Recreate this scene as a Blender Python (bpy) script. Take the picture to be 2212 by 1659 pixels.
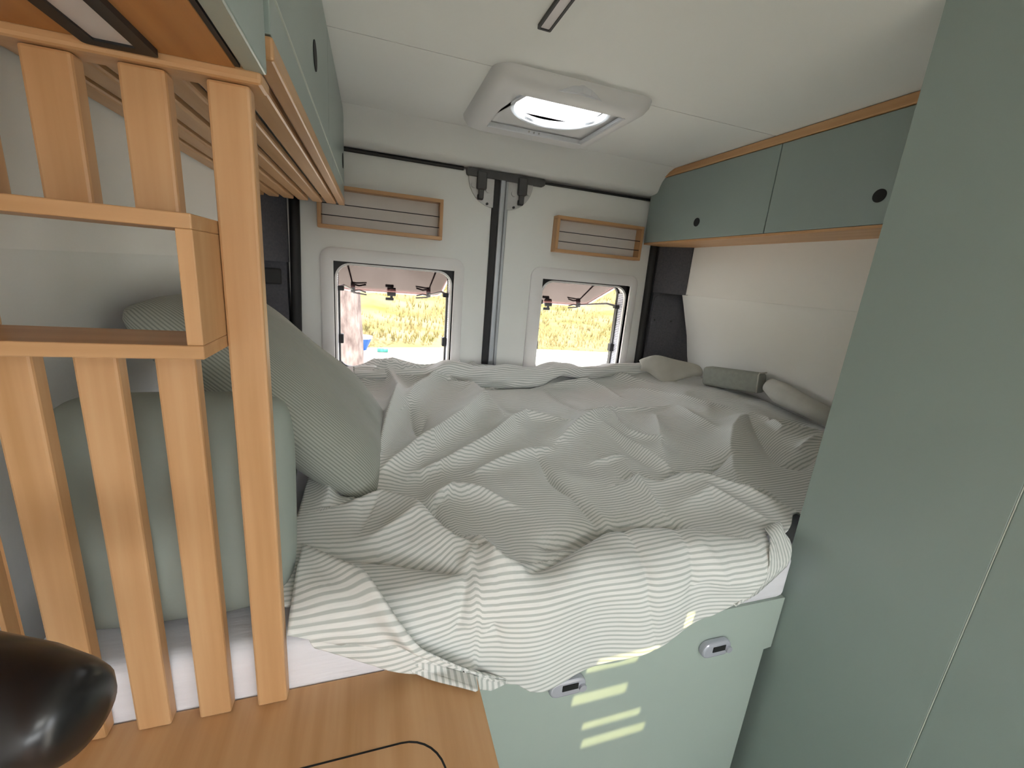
import bpy, bmesh, math, random
import numpy as np
from mathutils import Vector, Matrix
random.seed(4); rng = np.random.default_rng(7)
for o in list(bpy.data.objects): bpy.data.objects.remove(o)
S = bpy.context.scene
COL = S.collection
Z0 = 1.52                      # camera height above the van floor; helpers take z relative to the camera
FPX, CXP, CYP = 912.938, 1106.0, 829.5
RC = np.array([[0.94995958, -0.30104143, 0.08337173],
               [0.00222340, -0.26037506, -0.96550499],
               [0.31236492, 0.91737609, -0.24667645]])   # rows: right, down, forward of the lens in van axes

# ---------------------------------------------------------------- camera
cam = bpy.data.cameras.new('camera'); camo = bpy.data.objects.new('camera', cam); COL.objects.link(camo)
cam.sensor_fit = 'HORIZONTAL'; cam.sensor_width = 36.0; cam.lens = FPX / 2212 * 36.0
cam.clip_start = 0.01; cam.clip_end = 400
r, d, f = [Vector(v) for v in RC]
mw = Matrix((r, -d, -f)).transposed().to_4x4(); mw.translation = (0, 0, Z0)
camo.matrix_world = mw
S.camera = camo
# ---------------------------------------------------------------- world, sun, exposure
w = bpy.data.worlds.new('world'); S.world = w; w.use_nodes = True
nt = w.node_tree; nt.nodes.clear()
wo = nt.nodes.new('ShaderNodeOutputWorld'); bg = nt.nodes.new('ShaderNodeBackground')
sky = nt.nodes.new('ShaderNodeTexSky'); sky.sky_type = 'HOSEK_WILKIE'
sky.turbidity = 6.0; sky.ground_albedo = 0.4
SUN = Vector((0.10, -0.64, 0.86)).normalized()          # direction towards the sun
sky.sun_direction = SUN
mixs = nt.nodes.new('ShaderNodeMixRGB'); mixs.inputs[0].default_value = 0.62
mixs.inputs[2].default_value = (0.96, 0.985, 1.0, 1)
nt.links.new(sky.outputs[0], mixs.inputs[1]); nt.links.new(mixs.outputs[0], bg.inputs[0])
bg.inputs[1].default_value = 5.0
nt.links.new(bg.outputs[0], wo.inputs[0])
sl = bpy.data.lights.new('sun', 'SUN'); sl.energy = 8.0; sl.angle = 0.004; sl.color = (1.0, 0.93, 0.78)
so = bpy.data.objects.new('sun', sl); COL.objects.link(so); so.location = (0, -3, 6)
so.rotation_euler = SUN.to_track_quat('Z', 'Y').to_euler()
S.view_settings.view_transform = 'Standard'; S.view_settings.look = 'None'
S.view_settings.gamma = 1.0; S.view_settings.use_curve_mapping = False
S.view_settings.exposure = 1.62

# ---------------------------------------------------------------- materials
def mat(name, col, rough=0.6, metal=0.0, spec=0.5, var=0.0, scale=8.0, stretch=(1, 1, 1), col2=None, bump=0.0, bscale=60.0,
        emit=None, estr=0.0, trans=0.0, alpha=1.0, sheen=0.0, coat=0.0):
    m = bpy.data.materials.new(name); m.use_nodes = True
    n = m.node_tree.nodes; L = m.node_tree.links; b = n['Principled BSDF']
    b.inputs['Roughness'].default_value = rough; b.inputs['Metallic'].default_value = metal
    b.inputs['Specular IOR Level'].default_value = spec
    b.inputs['Base Color'].default_value = (*col, 1)
    if sheen: b.inputs['Sheen Weight'].default_value = sheen
    if coat: b.inputs['Coat Weight'].default_value = coat; b.inputs['Coat Roughness'].default_value = 0.12
    if trans: b.inputs['Transmission Weight'].default_value = trans
    if alpha < 1: b.inputs['Alpha'].default_value = alpha
    if emit: b.inputs['Emission Color'].default_value = (*emit, 1); b.inputs['Emission Strength'].default_value = estr
    tc = n.new('ShaderNodeTexCoord'); mp = n.new('ShaderNodeMapping'); mp.inputs['Scale'].default_value = stretch
    L.new(tc.outputs['Object'], mp.inputs['Vector'])
    if var or col2:
        nz = n.new('ShaderNodeTexNoise'); nz.inputs['Scale'].default_value = scale; nz.inputs['Detail'].default_value = 5
        L.new(mp.outputs[0], nz.inputs['Vector'])
        rp = n.new('ShaderNodeValToRGB'); rp.color_ramp.elements[0].position = 0.3; rp.color_ramp.elements[1].position = 0.7
        c2 = col2 or tuple(c * (1 - var) for c in col)
        rp.color_ramp.elements[0].color = (*c2, 1); rp.color_ramp.elements[1].color = (*col, 1)
        L.new(nz.outputs[0], rp.inputs[0]); L.new(rp.outputs[0], b.inputs['Base Color'])
    if bump:
        nb = n.new('ShaderNodeTexNoise'); nb.inputs['Scale'].default_value = bscale; nb.inputs['Detail'].default_value = 4
        L.new(mp.outputs[0], nb.inputs['Vector'])
        bp = n.new('ShaderNodeBump'); bp.inputs['Strength'].default_value = bump; bp.inputs['Distance'].default_value = 0.004
        L.new(nb.outputs[0], bp.inputs['Height']); L.new(bp.outputs[0], b.inputs['Normal'])
    return m
def bamboo(name, stretch, tone=1.0):
    m = bpy.data.materials.new(name); m.use_nodes = True
    n = m.node_tree.nodes; L = m.node_tree.links; b = n['Principled BSDF']
    b.inputs['Roughness'].default_value = 0.42; b.inputs['Specular IOR Level'].default_value = 0.35
    tc = n.new('ShaderNodeTexCoord'); oi = n.new('ShaderNodeObjectInfo')
    ad = n.new('ShaderNodeVectorMath'); ad.operation = 'ADD'
    sc = n.new('ShaderNodeVectorMath'); sc.operation = 'SCALE'; sc.inputs['Scale'].default_value = 3.0
    L.new(oi.outputs['Location'], sc.inputs[0]); L.new(tc.outputs['Object'], ad.inputs[0]); L.new(sc.outputs[0], ad.inputs[1])
    mp = n.new('ShaderNodeMapping'); mp.inputs['Scale'].default_value = stretch
    L.new(ad.outputs[0], mp.inputs[0])
    n1 = n.new('ShaderNodeTexNoise'); n1.inputs['Scale'].default_value = 1.0; n1.inputs['Detail'].default_value = 6
    L.new(mp.outputs[0], n1.inputs['Vector'])
    r1 = n.new('ShaderNodeValToRGB'); e = r1.color_ramp.elements
    e[0].position = 0.25; e[0].color = (0.47 * tone, 0.255 * tone, 0.108 * tone, 1)
    e[1].position = 0.75; e[1].color = (0.61 * tone, 0.375 * tone, 0.192 * tone, 1)
    x = e.new(0.5); x.color = (0.55 * tone, 0.315 * tone, 0.150 * tone, 1)
    L.new(n1.outputs[0], r1.inputs[0]); L.new(r1.outputs[0], b.inputs['Base Color'])
    bp = n.new('ShaderNodeBump'); bp.inputs['Strength'].default_value = 0.12; bp.inputs['Distance'].default_value = 0.002
    L.new(n1.outputs[0], bp.inputs['Height']); L.new(bp.outputs[0], b.inputs['Normal'])
    return m
def stripes(name, pitch, c_light, c_dark, width=0.42, fade=1.0):
    m = bpy.data.materials.new(name); m.use_nodes = True
    n = m.node_tree.nodes; L = m.node_tree.links; b = n['Principled BSDF']
    b.inputs['Roughness'].default_value = 0.9; b.inputs['Specular IOR Level'].default_value = 0.15
    b.inputs['Sheen Weight'].default_value = 0.15
    uv = n.new('ShaderNodeUVMap'); sp = n.new('ShaderNodeSeparateXYZ'); L.new(uv.outputs[0], sp.inputs[0])
    nz = n.new('ShaderNodeTexNoise'); nz.inputs['Scale'].default_value = 5.0; L.new(uv.outputs[0], nz.inputs['Vector'])
    ma = n.new('ShaderNodeMath'); ma.operation = 'MULTIPLY_ADD'; ma.inputs[1].default_value = 0.006; L.new(nz.outputs[0], ma.inputs[0]); L.new(sp.outputs[1], ma.inputs[2])
    dv = n.new('ShaderNodeMath'); dv.operation = 'DIVIDE'; dv.inputs[1].default_value = pitch; L.new(ma.outputs[0], dv.inputs[0])
    pp = n.new('ShaderNodeMath'); pp.operation = 'PINGPONG'; pp.inputs[1].default_value = 0.5; L.new(dv.outputs[0], pp.inputs[0])
    rp = n.new('ShaderNodeValToRGB'); e = rp.color_ramp.elements
    e[0].position = width * 0.5 - 0.05; e[0].color = (*c_dark, 1); e[1].position = width * 0.5 + 0.06; e[1].color = (*c_light, 1)
    L.new(pp.outputs[0], rp.inputs[0])
    # slubby yarn variation
    mp = n.new('ShaderNodeMapping'); mp.inputs['Scale'].default_value = (30, 500, 1); L.new(uv.outputs[0], mp.inputs[0])
    n2 = n.new('ShaderNodeTexNoise'); n2.inputs['Scale'].default_value = 1; n2.inputs['Detail'].default_value = 3; L.new(mp.outputs[0], n2.inputs['Vector'])
    mx = n.new('ShaderNodeMixRGB'); mx.blend_type = 'MULTIPLY'; mx.inputs[0].default_value = 0.22
    L.new(rp.outputs[0], mx.inputs[1]); L.new(n2.outputs[0], mx.inputs[2]); L.new(mx.outputs[0], b.inputs['Base Color'])
    n3 = n.new('ShaderNodeTexNoise'); n3.inputs['Scale'].default_value = 28; n3.inputs['Detail'].default_value = 4; L.new(uv.outputs[0], n3.inputs['Vector'])
    bp = n.new('ShaderNodeBump'); bp.inputs['Strength'].default_value = 0.35; bp.inputs['Distance'].default_value = 0.006
    L.new(n3.outputs[0], bp.inputs['Height'])
    n4 = n.new('ShaderNodeTexNoise'); n4.noise_type = 'RIDGED_MULTIFRACTAL'; n4.normalize = True
    n4.inputs['Scale'].default_value = 4.5; n4.inputs['Detail'].default_value = 3; n4.inputs['Distortion'].default_value = 0.6; L.new(uv.outputs[0], n4.inputs['Vector'])
    b2 = n.new('ShaderNodeBump'); b2.inputs['Strength'].default_value = 0.9; b2.inputs['Distance'].default_value = 0.03
    L.new(n4.outputs[0], b2.inputs['Height']); L.new(bp.outputs[0], b2.inputs['Normal']); L.new(b2.outputs[0], b.inputs['Normal'])
    return m
M = dict(
    cream=mat('cream_panel', (0.81, 0.80, 0.765), 0.62, var=0.04, scale=3, bump=0.05, bscale=220),
    ceil=mat('ceiling_panel', (0.79, 0.80, 0.77), 0.6, var=0.03, scale=2, bump=0.04, bscale=240),
    door=mat('door_lining', (0.82, 0.83, 0.80), 0.6, var=0.03, scale=3, bump=0.05, bscale=220),
    white=mat('white_plastic', (0.80, 0.785, 0.77), 0.45, var=0.03, scale=4),
    vent=mat('vent_plastic', (0.70, 0.70, 0.70), 0.5, var=0.03, scale=4),
    green=mat('sage_green_laminate', (0.30, 0.365, 0.34), 0.33, var=0.05, scale=2.5, bump=0.03, bscale=300),
    greenl=mat('pale_green_laminate', (0.42, 0.49, 0.445), 0.20, var=0.04, scale=2.5),
    edge=mat('pale_laminate_edge', (0.62, 0.66, 0.60), 0.5, var=0.05),
    carpet=mat('grey_felt_lining', (0.115, 0.115, 0.13), 0.95, spec=0.1, var=0.25, scale=120, bump=0.3, bscale=400),
    black=mat('black_rubber', (0.012, 0.012, 0.014), 0.55, var=0.2, scale=30),
    gloss=mat('black_gloss', (0.010, 0.009, 0.010), 0.28, var=0.1, scale=20),
    hole=mat('dark_recess', (0.006, 0.007, 0.008), 0.8, var=0.1, scale=20),
    metal=mat('grey_painted_metal', (0.42, 0.44, 0.46), 0.35, metal=0.6, var=0.1, scale=10),
    plate=mat('zinc_plate', (0.55, 0.55, 0.54), 0.45, metal=0.3, var=0.12, scale=25),
    darkmetal=mat('dark_steel', (0.09, 0.09, 0.09), 0.5, metal=0.4, var=0.2, scale=25),
    chrome=mat('lock_plastic', (0.52, 0.53, 0.60), 0.22, metal=0.25, var=0.05, scale=15),
    sheet=mat('white_bed_sheet', (0.80, 0.79, 0.83), 0.9, spec=0.1, var=0.05, scale=6, bump=0.3, bscale=20, stretch=(1, 5, 8)),
    plain=mat('plain_green_cotton', (0.34, 0.38, 0.34), 0.9, spec=0.12, var=0.10, scale=5, bump=0.35, bscale=18),
    greycush=mat('grey_green_cushion', (0.34, 0.35, 0.31), 0.95, spec=0.1, var=0.12, scale=60, bump=0.3, bscale=200),
    creamc=mat('cream_fabric', (0.58, 0.57, 0.52), 0.95, spec=0.1, var=0.1, scale=20, bump=0.3, bscale=60),
    led=mat('led_diffuser', (0.66, 0.62, 0.62), 0.4, var=0.03, scale=10),
    blind=mat('pleated_blind', (0.62, 0.63, 0.70), 0.7, var=0.08, scale=40, stretch=(1, 1, 8)),
    beige=mat('shelf_backing', (0.70, 0.65, 0.61), 0.8, var=0.06, scale=12),
    wax=mat('grass_bank', (0.135, 0.105, 0.055), 0.95, spec=0.05, scale=0.9, stretch=(.5, 1.6, 3), col2=(0.062, 0.055, 0.018), bump=0.6, bscale=6),
    path=mat('pale_gravel', (0.34, 0.32, 0.29), 0.95, spec=0.05, scale=2.0, col2=(0.24, 0.22, 0.19), bump=0.4, bscale=20),
    bark=mat('tree_bark', (0.13, 0.105, 0.10), 0.95, spec=0.05, scale=14, stretch=(1, 1, 0.35), col2=(0.05, 0.038, 0.036), bump=1.0, bscale=18),
    leaf=mat('leaf', (0.16, 0.18, 0.012), 0.6, var=0.5, scale=3),
    blue=mat('blue_plastic', (0.004, 0.05, 0.20), 0.4, var=0.05, scale=8),
    teal=mat('teal_plastic', (0.015, 0.12, 0.10), 0.4, var=0.05, scale=8),
    orange=mat('orange_reflection', (0.35, 0.05, 0.008), 0.6, var=0.1, scale=5),
    floor=mat('floor_vinyl', (0.50, 0.46, 0.40), 0.5, scale=6, stretch=(1, 8, 1), col2=(0.40, 0.36, 0.30)),
    bv=bamboo('bamboo_vertical', (45, 45, 2.2)),
    bx_=bamboo('bamboo_crosswise', (2.2, 45, 45)),
    by_=bamboo('bamboo_lengthwise', (45, 2.2, 45)),
    bdeep=mat('orange_bamboo', (0.50, 0.235, 0.075), 0.5, scale=1, stretch=(45, 2.2, 45), col2=(0.40, 0.17, 0.05)),  # deeper, more orange bamboo tone for the cabinet underside
    bpink=bamboo('bamboo_edge', (3, 40, 40), 0.92),
    stripe=stripes('striped_bed_linen', 0.0098, (0.88, 0.88, 0.85), (0.56, 0.59, 0.56), .40),
    stripep=stripes('striped_pillow_linen', 0.0062, (0.47, 0.48, 0.42), (0.30, 0.32, 0.28)),
)
def translucent(name, col, mixf=0.5):
    m = bpy.data.materials.new(name); m.use_nodes = True
    n = m.node_tree.nodes; L = m.node_tree.links; n.remove(n['Principled BSDF'])
    o = n['Material Output']; t = n.new('ShaderNodeBsdfTranslucent'); d_ = n.new('ShaderNodeBsdfDiffuse'); mx = n.new('ShaderNodeMixShader')
    nz = n.new('ShaderNodeTexNoise'); nz.inputs['Scale'].default_value = 14
    rp = n.new('ShaderNodeValToRGB'); rp.color_ramp.elements[0].color = tuple(c * 0.9 for c in col) + (1,); rp.color_ramp.elements[1].color = (*col, 1)
    L.new(nz.outputs[0], rp.inputs[0]); L.new(rp.outputs[0], t.inputs[0]); L.new(rp.outputs[0], d_.inputs[0])
    mx.inputs[0].default_value = mixf; L.new(d_.outputs[0], mx.inputs[1]); L.new(t.outputs[0], mx.inputs[2]); L.new(mx.outputs[0], o.inputs[0])
    return m
M['lid'] = translucent('smoky_vent_lid', (0.97, 0.98, 0.99), 1.0)
M['ringm'] = translucent('white_vent_ring', (0.9, 0.92, 0.95), 0.5)
def glass(name, col, refl=0.12):
    m = bpy.data.materials.new(name); m.use_nodes = True
    n = m.node_tree.nodes; L = m.node_tree.links; n.remove(n['Principled BSDF'])
    o = n['Material Output']; t = n.new('ShaderNodeBsdfTransparent'); g = n.new('ShaderNodeBsdfGlossy'); mx = n.new('ShaderNodeMixShader')
    g.inputs['Roughness'].default_value = 0.06; g.inputs['Color'].default_value = (0.5, 0.43, 0.43, 1)
    nz = n.new('ShaderNodeTexNoise'); nz.inputs['Scale'].default_value = 5; nz.inputs['Detail'].default_value = 6
    rp = n.new('ShaderNodeValToRGB'); rp.color_ramp.elements[0].color = tuple(c * 0.8 for c in col) + (1,); rp.color_ramp.elements[1].color = (*col, 1)
    L.new(nz.outputs[0], rp.inputs[0]); L.new(rp.outputs[0], t.inputs[0])
    fr = n.new('ShaderNodeFresnel'); fr.inputs[0].default_value = 1.45
    L.new(fr.outputs[0], mx.inputs[0]); L.new(t.outputs[0], mx.inputs[1]); L.new(g.outputs[0], mx.inputs[2]); L.new(mx.outputs[0], o.inputs[0])
    return m
M['tint'] = glass('sun_stripe_tint', (0.58, 0.565, 0.42))  # tint that weakens the sun stripes of the added hatch
M['pane'] = glass('smoked_acrylic', (0.62, 0.48, 0.47))

# ---------------------------------------------------------------- mesh helpers (coordinates: x right, y towards the rear doors, z from camera height)
def bx(bm, x0, x1, y0, y1, z0, z1, bev=0.0, seg=2, rot=None, piv=None):
    r_ = bmesh.ops.create_cube(bm, size=1.0); vs = r_['verts']
    for v in vs: v.co = Vector(((x0 + x1) / 2 + v.co.x * (x1 - x0), (y0 + y1) / 2 + v.co.y * (y1 - y0), (z0 + z1) / 2 + v.co.z * (z1 - z0)))
    if rot is not None: bmesh.ops.rotate(bm, verts=vs, cent=piv or ((x0 + x1) / 2, (y0 + y1) / 2, (z0 + z1) / 2), matrix=rot)
    if bev:
        es = list({e for v in vs for e in v.link_edges})
        bmesh.ops.bevel(bm, geom=es, offset=bev, segments=seg, affect='EDGES', profile=0.5)
    return bm
def box(*a, **k): return bx(bmesh.new(), *a, **k)
def frame_basis(axis):
    a = axis.normalized(); h = Vector((0, 0, 1)) if abs(a.z) < 0.9 else Vector((1, 0, 0))
    u = a.cross(h).normalized(); return u, a.cross(u).normalized()
def tube(bm, pts, rad, seg=10, cap=True):
    pts = [Vector(p) for p in pts]; rr = rad if isinstance(rad, (list, tuple)) else [rad] * len(pts); rings = []; u = v = None
    for i, p in enumerate(pts):
        ax = (pts[min(i + 1, len(pts) - 1)] - pts[max(i - 1, 0)]).normalized()
        if u is None: u, v = frame_basis(ax)
        else: u = (u - ax * u.dot(ax)).normalized(); v = ax.cross(u)
        rings.append([bm.verts.new(p + (u * math.cos(2 * math.pi * k / seg) + v * math.sin(2 * math.pi * k / seg)) * rr[i]) for k in range(seg)])
    for a, b in zip(rings, rings[1:]):
        for k in range(seg): bm.faces.new((a[k], a[(k + 1) % seg], b[(k + 1) % seg], b[k]))
    if cap: bm.faces.new(rings[0][::-1]); bm.faces.new(rings[-1])
    return bm
def extr(bm, poly, axis, a0, a1):
    """extrude a closed polygon along an axis; poly holds the other two coordinates in xyz order"""
    def P(p, a):
        return {0: (a, p[0], p[1]), 1: (p[0], a, p[1]), 2: (p[0], p[1], a)}[axis]
    A = [bm.verts.new(P(p, a0)) for p in poly]; B = [bm.verts.new(P(p, a1)) for p in poly]; n = len(poly)
    bm.faces.new(A); bm.faces.new(B[::-1])
    for i in range(n): bm.faces.new((A[i], B[i], B[(i + 1) % n], A[(i + 1) % n]))
    bmesh.ops.recalc_face_normals(bm, faces=bm.faces[:]); return bm
def rrect(x0, x1, z0, z1, rad, n=6):
    rs = rad if isinstance(rad, (list, tuple)) else [rad] * 4; out = []
    for (cx, cz, a0), r_ in zip(((x1, z1, 0), (x0, z1, 90), (x0, z0, 180), (x1, z0, 270)), rs):
        sx = -1 if cx == x1 else 1; sz = -1 if cz == z1 else 1
        for k in range(n + 1):
            a = math.radians(a0 + 90 * k / n); out.append((cx + sx * r_ + r_ * math.cos(a), cz + sz * r_ + r_ * math.sin(a)))
    return out
def ring(bm, outer, inner, axis, a0, a1):
    """tube-like frame between two loops with equal point counts"""
    def P(p, a): return {0: (a, p[0], p[1]), 1: (p[0], a, p[1]), 2: (p[0], p[1], a)}[axis]
    n = len(outer); L = [[bm.verts.new(P(p, a)) for p in lp] for lp, a in ((outer, a0), (inner, a0), (inner, a1), (outer, a1))]
    for q in range(4):
        A, B = L[q], L[(q + 1) % 4]
        for i in range(n): bm.faces.new((A[i], A[(i + 1) % n], B[(i + 1) % n], B[i]))
    bmesh.ops.recalc_face_normals(bm, faces=bm.faces[:]); return bm
def disc(bm, c, axis, rad, th, seg=20):
    a = Vector(axis).normalized(); return tube(bm, [Vector(c) - a * th / 2, Vector(c) + a * th / 2], rad, seg)
def tag(o, label=None, cat=None, group=None, kind=None):
    if label: o['label'] = label
    if cat: o['category'] = cat
    if group: o['group'] = group
    if kind: o['kind'] = kind
    return o
ABS = {}
def obj(name, bm, m, parent=None, smooth=False, base=None):
    me = bpy.data.meshes.new(name)
    co = [v.co for v in bm.verts]
    lo = Vector([min(c[i] for c in co) for i in range(3)]); hi = Vector([max(c[i] for c in co) for i in range(3)])
    org = Vector(base) if base else Vector(((lo.x + hi.x) / 2, (lo.y + hi.y) / 2, lo.z))
    for v in bm.verts: v.co -= org
    bm.to_mesh(me); bm.free()
    o = bpy.data.objects.new(name, me); COL.objects.link(o)
    me.materials.append(M[m] if isinstance(m, str) else m)
    wabs = org + Vector((0, 0, Z0)); ABS[o.name] = wabs
    if parent: o.parent = parent; o.location = wabs - ABS[parent.name]
    else: o.location = wabs
    if smooth:
        for p in me.polygons: p.use_smooth = True
    return o
def thing(name, base, label=None, cat=None, group=None, kind=None):
    o = bpy.data.objects.new(name, None); COL.objects.link(o); o.empty_display_size = 0.05
    wabs = Vector(base) + Vector((0, 0, Z0)); ABS[o.name] = wabs; o.location = wabs
    return tag(o, label, cat, group, kind)
def struct(name, bm, m, parent=None, smooth=False):
    o = obj(name, bm, m, parent, smooth)
    if not parent: o['kind'] = 'structure'
    return o
def autosmooth(o, ang=35):
    me = o.data; me.polygons.foreach_set('use_smooth', [True] * len(me.polygons))
    try: me.set_sharp_from_angle(angle=math.radians(ang))
    except Exception: pass
    return o
def pray(u, v): return RC.T @ np.array([(u - CXP) / FPX, (v - CYP) / FPX, 1.0])
def pon(u, v, ax, val): q = pray(u, v); return q * val / q[ax]

# ================================================================ setting
D = 1.88; HC = 0.51; XL = -0.40; XR = 1.43; YF = -2.3; ZFL = -Z0
struct('floor', box(XL - 0.2, XR + 0.2, YF, 1.95, ZFL - 0.03, ZFL), 'floor')
# ceiling: two lining boards with a joint, the rear one cut for the roof vent, the front one for the added light openings
ceil = thing('ceiling', (0.5, 0.5, HC), kind='structure')
VX0, VX1, VY0, VY1 = 0.34, 0.71, 1.225, 1.545
bm = bmesh.new(); T = 0.03
bx(bm, XL - .2, VX0, 1.2115, 1.72, HC, HC + T); bx(bm, VX1, XR + .2, 1.2115, 1.72, HC, HC + T)
bx(bm, VX0, VX1, 1.2115, VY0, HC, HC + T); bx(bm, VX0, VX1, VY1, 1.72, HC, HC + T)
obj('panel', bm, 'ceil', ceil)
LX0, LX1, LY0, LY1 = 0.47, 0.76, -0.60, -0.26
bm = bmesh.new()
SX0, SX1, SY0, SY1 = .22, .86, -1.65, -.98          # large skylight added behind the camera to let daylight in
bx(bm, XL - .2, LX0, SY1, 1.2085, HC, HC + T); bx(bm, LX1, XR + .2, SY1, 1.2085, HC, HC + T)
bx(bm, LX0, LX1, LY1, 1.2085, HC, HC + T); bx(bm, LX0, LX1, SY1, LY0, HC, HC + T)
bx(bm, XL - .2, SX0, SY0, SY1, HC, HC + T); bx(bm, SX1, XR + .2, SY0, SY1, HC, HC + T); bx(bm, XL - .2, XR + .2, YF, SY0, HC, HC + T)
obj('panel', bm, 'ceil', ceil)
obj('joint_backing', box(XL, XR, 1.19, 1.2200, HC + T, HC + T + .004), 'hole', ceil)
obj('roof_skin', bx(box(XL - .1, XR + .1, 1.60, 1.95, HC + .075, HC + .08), XL - .1, XL + .3, YF, 1.60, HC + .075, HC + .08), 'door', ceil)
# rear header between ceiling and doors
hp = [(1.70, .5095), (1.735, .500), (1.765, .484), (1.785, .466), (1.797, .448), (1.803, .434), (1.810, .425), (1.823, .4205), (1.88, .415), (1.93, .42), (1.93, .54), (1.70, .54)]
bm = extr(bmesh.new(), hp, 0, XL - .05, XR + .05)
autosmooth(struct('trim_1', bm, 'ceil'), 40)
# side walls: upper board, lower board leaning outwards into the flare
for side, s, xw in (('left', -1, XL), ('right', 1, XR)):
    wl = thing('wall_' + side, (xw, .4, ZFL), kind='structure')
    ya = YF if s < 0 else -.62
    obj('upper_panel', box(*sorted((xw, xw + s * .02)), ya, 1.735, -.018, HC), 'cream', wl)
    bm = bmesh.new()
    prof = [(xw + s * .012, -.0185), (xw + s * .028, -.06), (xw + s * .085, -.22), (xw + s * .125, -.38), (xw + s * .138, -.55), (xw + s * .18, -.55), (xw + s * .18, -.0185)]
    extr(bm, prof, 1, ya, 1.768)
    autosmooth(obj('flare_panel', bm, 'cream', wl), 40)
    obj('lower_panel', box(*sorted((xw + s * .139, xw + s * .18)), ya, 1.768, ZFL, -.551), 'cream', wl)
    obj('joint_backing', box(*sorted((xw + s * .021, xw + s * .19)), ya, 1.73, -.012, .02), 'cream', wl)
    obj('outer_skin', box(*sorted((xw + s * .19, xw + s * .205)), ya, 1.95, ZFL, HC + .08), 'door', wl)
    if s > 0: obj('door_post', box(xw, xw + .205, YF, -1.75, ZFL, HC + .08), 'door', wl)     # the sliding door, added unseen to let daylight in, between -1.75 and -0.62 stands open
wf = thing('wall_front', (.5, YF, ZFL), kind='structure')
bm = bmesh.new(); ZW0, ZW1 = -.38, .10  # front window opening added out of view to let daylight in
bx(bm, XL - .1, XR + .1, YF - .04, YF, ZFL, ZW0); bx(bm, XL - .1, XR + .1, YF - .04, YF, ZW1, HC + .08); bx(bm, XL - .1, XL + .1, YF - .04, YF, ZW0, ZW1); bx(bm, XR - .1, XR + .1, YF - .04, YF, ZW0, ZW1)
obj('bulkhead', bm, 'carpet', wf)
# rear pillars in grey felt with rubber seals
def pillar(name, side):
    mx = (lambda x: x) if side > 0 else (lambda x: 2 * 0.515 - x)
    t = thing(name, (mx(1.42), 1.78, ZFL), kind='structure')
    bm = extr(bmesh.new(), [(mx(1.338), 1.862), (mx(1.425), 1.728), (mx(1.60), 1.728), (mx(1.60), 1.94), (mx(1.338), 1.94)], 2, -.02, .43)
    obj('upper_lining', bm, 'carpet', t)
    bm = extr(bmesh.new(), [(mx(1.345), 1.860), (mx(1.545), 1.766), (mx(1.66), 1.766), (mx(1.66), 1.94), (mx(1.345), 1.94)], 2, ZFL, -.019)
    obj('lower_lining', bm, 'carpet', t)
    # pressed cover plate on the slanted face
    A = Vector((mx(1.345), 1.860, 0)); B = Vector((mx(1.545), 1.766, 0)); e = (B - A); n = Vector((e.y, -e.x, 0)).normalized()
    if n.y > 0: n = -n
    bm = bmesh.new(); lp = rrect(0.06, 0.94, -.60, -.03, [.03, .03, .01, .01])
    ln = e.length
    lp = rrect(0.02 * ln, .63 * ln, -.60, -.03, [.03, .03, .01, .01])
    eh = e.normalized()
    a = [bm.verts.new(A + eh * p[0] + Vector((0, 0, p[1])) - n * .002) for p in lp]; b = [bm.verts.new(A + eh * p[0] + Vector((0, 0, p[1])) + n * .009) for p in lp]
    bm.faces.new(b); bm.faces.new(a[::-1])
    for i in range(len(a)): bm.faces.new((a[i], a[(i + 1) % len(a)], b[(i + 1) % len(a)], b[i]))
    bmesh.ops.recalc_face_normals(bm, faces=bm.faces[:])
    if side > 0:
        obj('cover_plate', bm, 'carpet', t)
        for q in (.10, .47): obj('clip', disc(bmesh.new(), A + e * q + Vector((0, 0, -.155)) + n * .010, n, .0045, .004, 12), 'black', t)
    else:
        bm.free()
        c = A + e * .25 + n * .004
        bm = bmesh.new()
        tubepts = None
        bx(bm, c.x - .035, c.x + .035, c.y - .006, c.y + .006, -.105, -.045, .006, rot=Matrix.Rotation(math.atan2(e.y, e.x), 3, 'Z'))
        obj('grab_recess', bm, 'black', t)
    # door seal
    bm = tube(bmesh.new(), [(mx(1.310), 1.872, .42), (mx(1.313), 1.872, .1), (mx(1.322), 1.872, -.35), (mx(1.33), 1.872, -1.3)], .019, 10)
    obj('rubber_seal', bm, 'black', t, smooth=True)
    return t
pillar('trim_2', -1); pillar('trim_3', 1)
# rear doors
def rear_door(name, x0, x1, hx0, hx1):
    t = thing(name, ((x0 + x1) / 2, D, ZFL), kind='structure')
    bm = bmesh.new(); y0, y1 = D, D + .035
    zt, zb, h0, h1 = .405, ZFL, -.47, 0.0
    bx(bm, x0, hx0, y0, y1, zb, zt); bx(bm, hx1, x1, y0, y1, zb, zt); bx(bm, hx0, hx1, y0, y1, h1, zt); bx(bm, hx0, hx1, y0, y1, zb, h0)
    obj('door_panel', bm, 'door', t)
    bm = bmesh.new()
    bx(bm, x0 - .02, hx0 - .03, y1, y1 + .03, zb, zt + .03); bx(bm, hx1 + .03, x1 + .01, y1, y1 + .03, zb, zt + .03); bx(bm, hx0 - .03, hx1 + .03, y1, y1 + .03, h1 + .03, zt + .03); bx(bm, hx0 - .03, hx1 + .03, y1, y1 + .03, zb, h0 - .03)
    obj('outer_skin', bm, 'white', t)
    return t
d1 = rear_door('door_1', -.31, .483, -.152, .333)
d2 = rear_door('door_2', .545, 1.335, .744, 1.214)
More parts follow.
